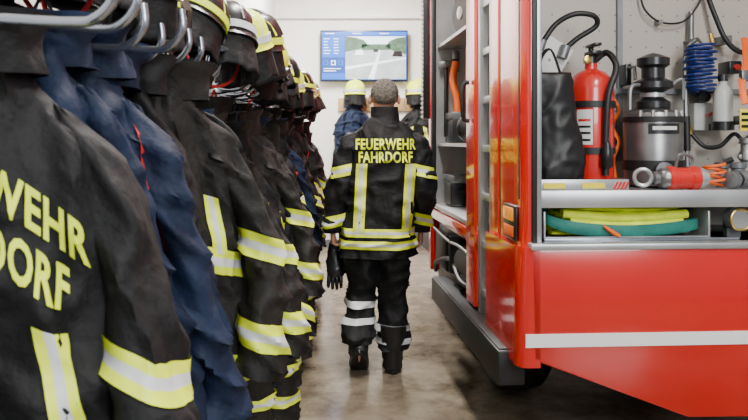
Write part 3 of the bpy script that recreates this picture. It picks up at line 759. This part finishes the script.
c = Q(565, 45, .35); h = it('suction_hose', 'black hose looping overhead left of the extinguisher valve', 'hose', c)
rel('hose', MB().tube([Q(543, 42, .3), Q(556, 24, .3), Q(575, 14, .28), Q(594, 16, .28), Q(596, 26, .3), Q(578, 38, .32), Q(566, 48, .33)], .012, 10, smooth=8), 'rubber', h, c)
rel('hose_coupling', MB().cyl(Q(566, 46, .33), Q(562, 58, .33), .022, seg=16), 'alud', h, c)
rel('hose_coupling', MB().cyl(Q(543, 40, .3), Q(540, 50, .3), .018, seg=16), 'alud', h, c)
c = Q(653, 166, .33); c.z = ZS
f = it('foam_pump', 'dark steel foam pump with black valve top beside the extinguisher', 'pump', c)
H = lambda py: CAMZ-(py-VY)/F*3.25
rel('tank', MB().lathe([(.10, ZS-c.z), (.125, ZS-c.z+.01), (.127, H(118)-c.z), (.118, H(113)-c.z), (.06, H(108)-c.z)], c, seg=36), 'steel', f, c)
for za, zb in ((170, 160), (122, 117)): rel('tank_band', MB().lathe([(.127, H(za)-c.z), (.134, H(za)-c.z), (.134, H(zb)-c.z), (.127, H(zb)-c.z)], c, seg=36), 'rubber', f, c)
rel('valve_body', MB().lathe([(.05, H(112)-c.z), (.075, H(108)-c.z), (.075, H(102)-c.z), (.045, H(98)-c.z), (.045, H(92)-c.z), (.085, H(88)-c.z), (.085, H(82)-c.z), (.05, H(78)-c.z), (.05, H(68)-c.z), (.07, H(65)-c.z), (.07, H(58)-c.z), (.03, H(54)-c.z), (.0, H(52)-c.z)], c, seg=28), 'plastic', f, c)
rel('valve_ring', MB().lathe([(.046, H(97)-c.z), (.055, H(97)-c.z), (.055, H(93)-c.z), (.046, H(93)-c.z)], c, seg=24), 'alu', f, c)
rel('side_port', MB().cyl(c+V((-.02, -.12, .08)), c+V((-.03, -.16, .08)), .03).cyl(c+V((-.03, -.16, .08)), c+V((-.032, -.175, .08)), .036), 'alud', f, c)
rel('handle', MB().tube([c+V((-.075, -.03, H(85)-c.z)), c+V((-.12, -.04, H(88)-c.z)), c+V((-.125, -.04, H(110)-c.z))], .009, 8, smooth=5), 'alud', f, c)
rel('handle', MB().tube([c+V((.075, -.03, H(85)-c.z)), c+V((.115, -.04, H(80)-c.z)), c+V((.12, -.04, H(100)-c.z))], .009, 8, smooth=5), 'alud', f, c)
for j in range(5):
    a = -PI/2-.9+.45*j; rel('clamp_bolt', MB().cyl(c+V((math.cos(a)*.118, math.sin(a)*.118, H(121)-c.z)), c+V((math.cos(a)*.118, math.sin(a)*.118, H(111)-c.z)), .009, seg=8), 'alu', f, c)
rel('name_plate', curved(.1285, -PI/2-.6, .14, 8, H(134)-c.z, H(134)-c.z+.045, c), 'plastic', f, c)
rel('plate_lines', curved(.1300, -PI/2-.46, .14, 6, H(134)-c.z+.017, H(134)-c.z+.033, c), 'label', f, c)
c = Q(617, 150, .40); c.z = ZS
o = it('orange_strap', 'orange webbing strap between the extinguisher and the foam pump', 'strap', c)
rel('strap', MB().tube([Q(612, 96, .42), Q(619, 110, .4), Q(612, 126, .4), Q(619, 142, .4), Q(613, 160, .4), V((c.x, .4, ZS+.01))], .016, 8, smooth=8, flat=.35), 'orange', o, c)
rel('buckle', MB().box(Q(612, 98, .43)+V((-.02, -.01, -.02)), Q(612, 98, .43)+V((.02, .01, .02)), bev=.004), 'steel', o, c)
zc = ZS+.05; c = Q(680, 176, .10); L0 = Q(666, 177, .1).x
bs = V((c.x, c.y, ZS))
n = it('branch_pipe', 'red cylinder branch pipe with metal ends at the front of the shelf', 'nozzle', bs)
rel('barrel', MB().lathe([(.046, 0), (.051, .005), (.051, .030), (.045, .034), (.045, .095), (.051, .10), (.051, .13), (.046, .135)], V((L0, .1, zc)), (1, 0, 0), seg=32), 'redlight', n, bs)
rel('coupling', MB().lathe([(.022, -.06), (.028, -.055), (.028, -.035), (.036, -.03), (.044, -.02), (.046, 0)], V((L0, .1, zc)), (1, 0, 0), seg=28), 'steel', n, bs)
rel('coupling', MB().lathe([(.046, 0), (.046, .016), (.036, .02), (.036, .035), (.03, .038)], V((L0+.135, .1, zc)), (1, 0, 0), seg=28), 'alu', n, bs)
rel('inlet_ring', MB().torus(V((L0-.100, .1, zc+.004)), .034, .009, (.25, 1, 0)).cyl(V((L0-.070, .1, zc)), V((L0-.055, .1, zc)), .014), 'alu', n, bs)
rel('lever', MB().tube([V((L0+.10, .1, zc+.04)), V((L0+.11, .09, zc+.085)), V((L0+.05, .08, zc+.10)), V((L0+.04, .1, zc+.045))], .007, 8, smooth=5), 'alud', n, bs)
c = Q(738, 180, .18); bs = V((c.x, c.y, ZS))
n = it('hose_coupling', 'grey hose coupling lying at the right of the shelf', 'coupling', bs)
rel('coupling_body', MB().lathe([(.02, -.06), (.036, -.055), (.036, -.025), (.024, -.02), (.024, .02), (.038, .025), (.038, .055), (.022, .06)], V((c.x, .18, ZS+.04)), (1, .5, 0), seg=24), 'alud', n, bs)
rel('gasket_ring', MB().torus(V((c.x, .18, ZS+.04)), .026, .005, (1, .5, 0)), 'rubber', n, bs)
for j, (px, py, r) in enumerate(((722, 158, .034), (738, 160, .04), (746, 142, .03))):
    c = Q(px, py, .33); c.z = ZS+(.0 if j < 2 else .11); lab = ['small grey pipe fitting behind the grey hose coupling', 'wide grey pipe fitting behind the grey hose coupling', 'grey pipe fitting stacked on the others at the bay edge'][j]
    n = it('pipe_fitting', lab, 'fitting', c)
    rel('fitting_body', MB().lathe([(r*.7, 0), (r, .01), (r, .04), (r*.75, .05), (r*.75, .08), (r*.95, .085), (r*.95, .108), (r*.6, .11)], c, seg=20), 'alud' if j % 2 else 'steel', n, c)
    rel('lug', MB().box(c+V((-r*1.25, -.012, .015)), c+V((-r*.8, .012, .035)), bev=.003), 'alu', n, c)
c = Q(714, 168, .20); bs = V((c.x, c.y, ZS))
n = it('coiled_cable', 'small orange coiled cable right of the branch pipe', 'cable', bs)
pts = [V((c.x+.045*math.cos(a*.7), .20+.04*math.sin(a*.7), ZS+.012+.0036*a)) for a in range(28)]
rel('coil', MB().tube(pts, .006, 8, smooth=2), 'orange', n, bs)
rel('plug', MB().cyl(pts[-1], pts[-1]+V((.03, -.02, .02)), .012, seg=12), 'plastic', n, bs)
c = Q(702, 92, .40); top = Q(702, 44, .40); bs = c
n = it('spiral_air_hose', 'blue spiral air hose hanging at upper right of the bay', 'air hose', bs)
pts = [V((c.x+.060*math.cos(2*PI*i/12)+.012*math.sin(i*.3), .42+.060*math.sin(2*PI*i/12), c.z+(top.z-c.z)*i/156)) for i in range(157)]
rel('coil', MB().tube(pts, .0068, 7), 'blue', n, bs)
rel('connector', MB().cyl(pts[-1], pts[-1]+V((0, .02, .05)), .011), 'brass', n, bs)
rel('connector', MB().cyl(pts[0], pts[0]+V((.04, 0, -.04)), .011), 'brass', n, bs)
rel('holding_hook', MB().tube([V((c.x, .56, top.z+.03)), V((c.x, .44, top.z+.03)), V((c.x, .40, top.z+.0))], .007, 8), 'steel', n, bs)
c = Q(723, 128, .38); bs = c
n = it('plastic_bottle', 'pale plastic bottle in a black holder right of the blue hose', 'bottle', bs)
rel('bottle_body', MB().lathe([(.03, 0), (.042, .005), (.043, .15), (.035, .18), (.018, .2), (.018, .215)], c, seg=24), 'bottle', n, bs)
rel('cap', MB().cyl(c+V((0, 0, .215)), c+V((0, 0, .245)), .022, seg=16), 'plastic', n, bs)
rel('holder', MB().lathe([(.02, -.012), (.048, -.01), (.048, .03), (.044, .03)], c, seg=24).box(c+V((-.01, .03, -.01)), c+V((.01, .18, .02))), 'plastic', n, bs)
c = Q(701, 116, .53); n = it('valve_block', 'grey valve block with red lever on the rear bay wall', 'valve', c)
rel('block', MB().box(c+V((-.06, -.05, -.07)), c+V((.06, .03, .06)), bev=.006), 'bottle', n, c)
rel('lever', MB().tube([c+V((0, -.05, 0)), c+V((0, -.1, .01)), c+V((.07, -.11, .05))], .008, 8, smooth=4), 'redlight', n, c)
rel('pipe', MB().tube([c+V((0, 0, .05)), c+V((.0, -.01, .2)), c+V((-.05, -.01, .28)), c+V((-.05, .0, .5))], .014, 10, smooth=6), 'steel', n, c)
rel('gauge', MB().lathe([(.0, .02), (.028, .02), (.032, .0), (.032, -.02)], c+V((-.02, -.055, .09)), (0, -1, 0), seg=20), 'plastic', n, c)
c = Q(744, 120, .3); n = it('warning_plate', 'small yellow and black warning plate at the right edge of the bay', 'warning sign', c)
rel('plate', MB().box(c+V((-.02, -.004, -.05)), c+V((.05, .004, .05)), bev=.002), 'yellow', n, c)
for j in range(3): rel('black_bar', MB().box(c+V((-.015, -.006, -.035+j*.028)), c+V((.045, -.004, -.022+j*.028))), 'plastic', n, c)
rel('bracket', MB().box(c+V((-.01, .004, -.02)), c+V((.03, .26, .02))), 'steel', n, c)
c = Q(744, 100, .2); n = it('ratchet_strap', 'orange ratchet strap hanging at the right edge of the bay', 'strap', c)
rel('strap', MB().tube([Q(744, 38, .5), Q(746, 60, .35), Q(742, 82, .25), Q(745, 104, .2)], .014, 8, smooth=8, flat=.3), 'orange', n, c)
rel('ratchet', MB().box(Q(744, 76, .27)+V((-.02, -.02, -.025)), Q(744, 76, .27)+V((.02, .01, .025)), bev=.004), 'steel', n, c)
c = Q(665, 12, .5); n = it('power_cable', 'thin black cable sagging across the top of the bay wall', 'cable', c)
rel('cable', MB().tube([Q(640, -6, .53), Q(645, 10, .52), Q(660, 22, .52), Q(682, 22, .52), Q(696, 8, .52), Q(704, -8, .53)], .005, 6, smooth=8), 'rubber', n, c)
rel('cable_clip', MB().box(Q(660, 22, .52)+V((-.01, -.01, -.01)), Q(660, 22, .52)+V((.01, .05, .01))), 'steel', n, c)
c = Q(688, 160, .42); c.z = ZS; n = it('crowbar', 'dark steel crowbar standing behind the blue hose', 'crowbar', c)
rel('shaft', MB().tube([c+V((0, 0, 0)), c+V((.0, .02, .4)), c+V((.01, .04, .62)), c+V((.05, .02, .68))], .011, 8, smooth=6), 'steel', n, c)
rel('grip', MB().cyl(c+V((0, .008, .16)), c+V((0, .016, .32)), .016), 'rubber', n, c)
c = Q(626, 75, .5); n = it('clamp_bracket', 'black tool clamp on the bay wall above the orange strap', 'clamp', c)
rel('clamp_body', MB().box(c+V((-.015, -.03, -.05)), c+V((.015, .05, .05)), bev=.006), 'plastic', n, c)
rel('clamp_arm', MB().tube([c+V((0, -.03, .03)), c+V((.0, -.09, .03)), c+V((.0, -.1, -.03))], .008, 8), 'steel', n, c)
c = Q(728, 40, .5); n = it('pressure_hose', 'black pressure hose curving across the upper right of the bay', 'hose', c)
rel('hose', MB().tube([Q(706, -8, .52), Q(716, 18, .48), Q(726, 40, .46), Q(740, 52, .46), Q(756, 50, .48)], .012, 10, smooth=8), 'rubber', n, c)
rel('hose_clip', MB().box(Q(726, 40, .48)+V((-.02, -.02, -.02)), Q(726, 40, .48)+V((.02, .07, .02)), bev=.004), 'steel', n, c)
c = Q(731, 68, .5); n = it('switch_box', 'small black switch box on the bay wall above the pale bottle', 'switch', c)
rel('box_body', MB().box(c+V((-.03, -.04, -.03)), c+V((.03, .06, .03)), bev=.005), 'plastic', n, c)
rel('knob', MB().cyl(c+V((0, -.04, 0)), c+V((0, -.055, 0)), .014), 'redlight', n, c)
c = Q(722, 148, .5); n = it('looped_hose', 'thin black hose looped behind the pipe fittings', 'hose', c)
rel('hose', MB().tube([Q(690, 132, .5), Q(704, 146, .46), Q(720, 146, .42), Q(734, 134, .42), Q(744, 140, .45), Q(756, 130, .5)], .010, 8, smooth=8), 'rubber', n, c)
rel('hose_end', MB().cyl(Q(690, 134, .5), Q(688, 126, .5), .015), 'brass', n, c)
bs = V((.1, .03, ZS))
n = it('tool_tray', 'flat aluminium tray with yellow edge under the extinguisher', 'tray', bs)
x0 = Q(541, 184, .03).x; x1 = Q(629, 184, .03).x
rel('tray', MB().box((x0, .03, ZS), (x1, .45, ZS+.006)).box((x0, .03, ZS), (x1, .036, ZS+.05), bev=.002).box((x1-.006, .03, ZS), (x1, .45, ZS+.05)), 'alu', n, bs)
for xa, xb in ((x0+.01, x0+.10), (x0+.17, x1-.10)): rel('yellow_strip', MB().box((xa, .0265, ZS+.014), (xb, .0305, ZS+.036)), 'yellow', n, bs)
for i in range(4): rel('red_hatching', MB().box((x1-.06+.015*i, .0265, ZS+.008), (x1-.052+.015*i, .0305, ZS+.042), rot=Matrix.Rotation(.5, 3, 'Y')), 'redlight', n, bs)
zf = .99
bs = Q(620, 240, .2); bs.z = zf
n = titem('hose_tray', 'open aluminium hose tray in the low bay', 'tray', bs)
x0 = Q(543, 240, .04).x; x1 = Q(709, 240, .04).x
rel('tray', MB().box((x0, .03, zf), (x1, .5, zf+.006)).box((x0, .03, zf), (x1, .036, zf+.018)).box((x0, .03, zf), (x0+.008, .5, zf+.12), bev=.002).box((x1-.008, .03, zf), (x1, .5, zf+.12), bev=.002), 'alu', n, bs)
rel('front_rail', MB().box((x0, .022, zf), (x1+.12, .03, zf+.012), bev=.002), 'chrome', n, bs)
bs = V(((x0+x1)/2, .2, zf+.006))
n = titem('green_hose', 'flat dark green fire hose wrapped along the front of the low tray', 'fire hose', bs)
m = MB(); ctr = [(x0+.06, .16, .115, .014), (x0+.025, .12, .105, .018), (x0+.02, .075, .090, .020), (x0+.05, .055, .074, .024), (x0+.12, .048, .054, .026), (x0+.22, .044, .042, .026), (x0+.34, .042, .037, .025), (x0+.46, .044, .041, .025), (x0+.56, .048, .050, .025), (x1-.05, .058, .062, .023), (x1-.025, .09, .066, .02), (x1-.04, .13, .06, .02)]
cp = cat([V((a_, b_, c_)) for a_, b_, c_, d_ in ctr], 6); hs = cat([V((d_, 0, 0)) for a_, b_, c_, d_ in ctr], 6)
vs = []; fs = []; prof = [(-1, 0), (-.9, -.8), (0, -1.0), (.9, -.8), (1, 0), (.9, .8), (0, 1.0), (-.9, .8)]
for p_, h_ in zip(cp, hs):
    for (pz, pw) in prof: vs.append(V((p_.x, p_.y+pw*.004, zf+p_.z+pz*h_.x)))
for i in range(len(cp)-1):
    for k in range(8): k2 = (k+1) % 8; fs.append([i*8+k, i*8+k2, (i+1)*8+k2, (i+1)*8+k])
fs.append(list(range(8))); fs.append([(len(cp)-1)*8+k for k in range(8)][::-1])
rel('hose', MB().add(vs, fs), 'teal', n, bs, sharp=50)
rel('end_coupling', MB().cyl((x1-.05, .13, zf+.045), (x1-.06, .19, zf+.045), .03), 'alud', n, bs)
n = titem('lime_hose', 'thick bundle of folded lime yellow fire hose in the low tray', 'fire hose', bs)
m = MB(); rr = random.Random(3)
for j in range(5):
    zz = .028+.025*j; sh_ = rr.uniform(-.02, .02)
    for vv in (.13, .24, .34):
        pts = [(x0+.07+.012*j+sh_, vv, zf+zz-.004)]
        for t_ in (.2, .4, .6, .8): pts.append((x0+.07+(x1-x0-.15)*t_, vv+rr.uniform(-.008, .008), zf+zz+rr.uniform(-.004, .004)-.006*math.sin(PI*t_)*(j/4)))
        pts.append((x1-.06-.010*j+sh_, vv, zf+zz-.002))
        m.tube(pts, [.03, .056, .058, .058, .056, .03], 14, smooth=6, flat=.26)
m.tube([(x0+.09, .076, zf+.108), (x0+.18, .074, zf+.100), (x0+.3, .072, zf+.090), (x0+.44, .072, zf+.092), (x1-.08, .076, zf+.104)], .026, 14, smooth=8, flat=.75)
m.tube([(x0+.12, .076, zf+.078), (x0+.26, .074, zf+.064), (x0+.4, .074, zf+.062), (x1-.10, .076, zf+.074)], .024, 14, smooth=8, flat=.75)
rel('hose', m, 'yhose', n, bs, sharp=60)
rel('orange_end', MB().tube([(x0+.25, .036, zf+.06), (x0+.285, .030, zf+.035), (x0+.31, .030, zf+.022)], [.012, .02, .016], 10, smooth=4, flat=.5), 'orange', n, bs)
c = Q(738, 219, .08); n = titem('brass_cap', 'round brass-rimmed hose cap at the right of the low bay', 'cap', c)
rel('cap_body', MB().lathe([(.0, 0), (.046, 0), (.05, .008), (.05, .05), (.04, .055)], c+V((0, -.02, 0)), (0, 1, 0), seg=28), 'alu', n, c)
rel('rim', MB().torus(c+V((0, -.022, 0)), .044, .006, (0, 1, 0)), 'brass', n, c)
rel('bracket', MB().box(c+V((-.03, .03, -.09)), c+V((.03, .06, -.02))), 'alud', n, c)

# side bay equipment
G2 = 'equipment in the side bay'
zt = 2.05
for i in range(2):
    c = V((.12+.08*i, 1.6+.28*i, zt))
    n = titem('rolled_hose', ('front' if i == 0 else 'rear')+' black rolled hose on the top shelf of the side bay', 'hose roll', c, G2)
    rel('roll', MB().lathe([(.03, -.045), (.12, -.045), (.13, -.03), (.13, .03), (.12, .045), (.03, .045)], c+V((0, 0, .135)), (1, .2, 0), seg=32), 'rubber', n, c)
    rel('coupling', MB().lathe([(.028, -.055), (.04, -.05), (.04, .05), (.028, .055)], c+V((0, 0, .135)), (1, .2, 0), seg=20), 'alu', n, c)
c = V((.10, 2.0, 1.38)); n = titem('corrugated_hose', 'orange corrugated hose hanging on the side bay end wall', 'hose', c, G2)
pts = cat([Q(456, 62, 2.05), Q(453, 80, 2.02), Q(457, 100, 2.0), Q(458, 118, 2.0), Q(460, 132, 2.02)], 12)
rel('hose', MB().tube(pts, [.022+.006*(i % 2) for i in range(len(pts))], 12), 'orange', n, c, sharp=80)
rel('coupling', MB().cyl(Q(456, 60, 2.05), Q(456, 52, 2.07), .026), 'steel', n, c)
bs = Q(468, 128, 1.5)
n = titem('breathing_mask', 'black breathing mask with hose hanging inside the side bay', 'mask', bs, G2)
rel('mask_shell', MB().ball(bs, (.07, .06, .085), 20).ball(bs+V((0, -.05, -.03)), (.03, .03, .03), 12), 'rubber', n, bs)
rel('hose', MB().tube([bs+V((0, -.05, -.04)), bs+V((.01, -.06, -.10)), bs+V((.03, 0, -.15)), bs+V((.02, .08, -.17))], .016, 10, smooth=6), 'rubber', n, bs)
rel('strap', MB().tube([bs+V((0, 0, .08)), bs+V((0, .02, .2)), bs+V((0, .05, .5))], .008, 8, flat=.4), 'orange', n, bs)
bs = Q(446, 90, 2.08)
n = titem('hand_axe', 'black fire axe clipped upright to the side bay end wall', 'axe', bs, G2)
rel('shaft', MB().cyl(bs+V((0, 0, -.32)), bs+V((0, 0, .2)), .014), 'plastic', n, bs)
rel('head', MB().prism([(bs.x-.05, bs.z+.14), (bs.x+.03, bs.z+.16), (bs.x+.09, bs.z+.12), (bs.x+.09, bs.z+.24), (bs.x+.03, bs.z+.2), (bs.x-.05, bs.z+.19)], 'y', bs.y-.02, bs.y+.01, bev=.003), 'steel', n, bs)
for i, (u, v, z, dx, dz, m_, lab) in enumerate([(.06, 1.8, .97, .16, .2, 'plastic', 'black equipment case on the side bay floor'), (.25, 1.85, .97, .2, .26, 'bottle', 'pale grey equipment case on the side bay floor'), (.08, 1.85, 1.385, .12, .2, 'plastic', 'black storage bin on the middle shelf of the side bay')]):
    c = V((u, v, z)); n = titem('equipment_case', lab, 'case', c)
    rel('case_body', MB().box(c, c+V((dx, .24, dz*.75)), bev=.01), m_, n, c)
    rel('lid', MB().box(c+V((-.004, -.004, dz*.75)), c+V((dx+.004, .244, dz)), bev=.008), 'alud', n, c)
    rel('handle', MB().tube([c+V((dx*.3, -.005, dz*.5)), c+V((dx*.3, -.03, dz*.5)), c+V((dx*.7, -.03, dz*.5)), c+V((dx*.7, -.005, dz*.5))], .006, 8), 'plastic', n, c)

# ---------------------------------------------------------------- camera, world
cam = bpy.data.cameras.new('camera'); co = bpy.data.objects.new('camera', cam); COL.objects.link(co)
co.location = (0, 0, CAMZ); co.rotation_euler = (PI/2, 0, 0)
cam.lens = 35; cam.sensor_width = 36; cam.shift_x = (374-VX)/748; cam.shift_y = -(210-VY)/748; cam.clip_start = .05
cam.dof.use_dof = True; cam.dof.focus_distance = 4.0; cam.dof.aperture_fstop = 7
S.camera = co
w = bpy.data.worlds.new('world'); S.world = w; w.use_nodes = True
w.node_tree.nodes['Background'].inputs['Color'].default_value = (.8, .88, 1, 1); w.node_tree.nodes['Background'].inputs['Strength'].default_value = .32
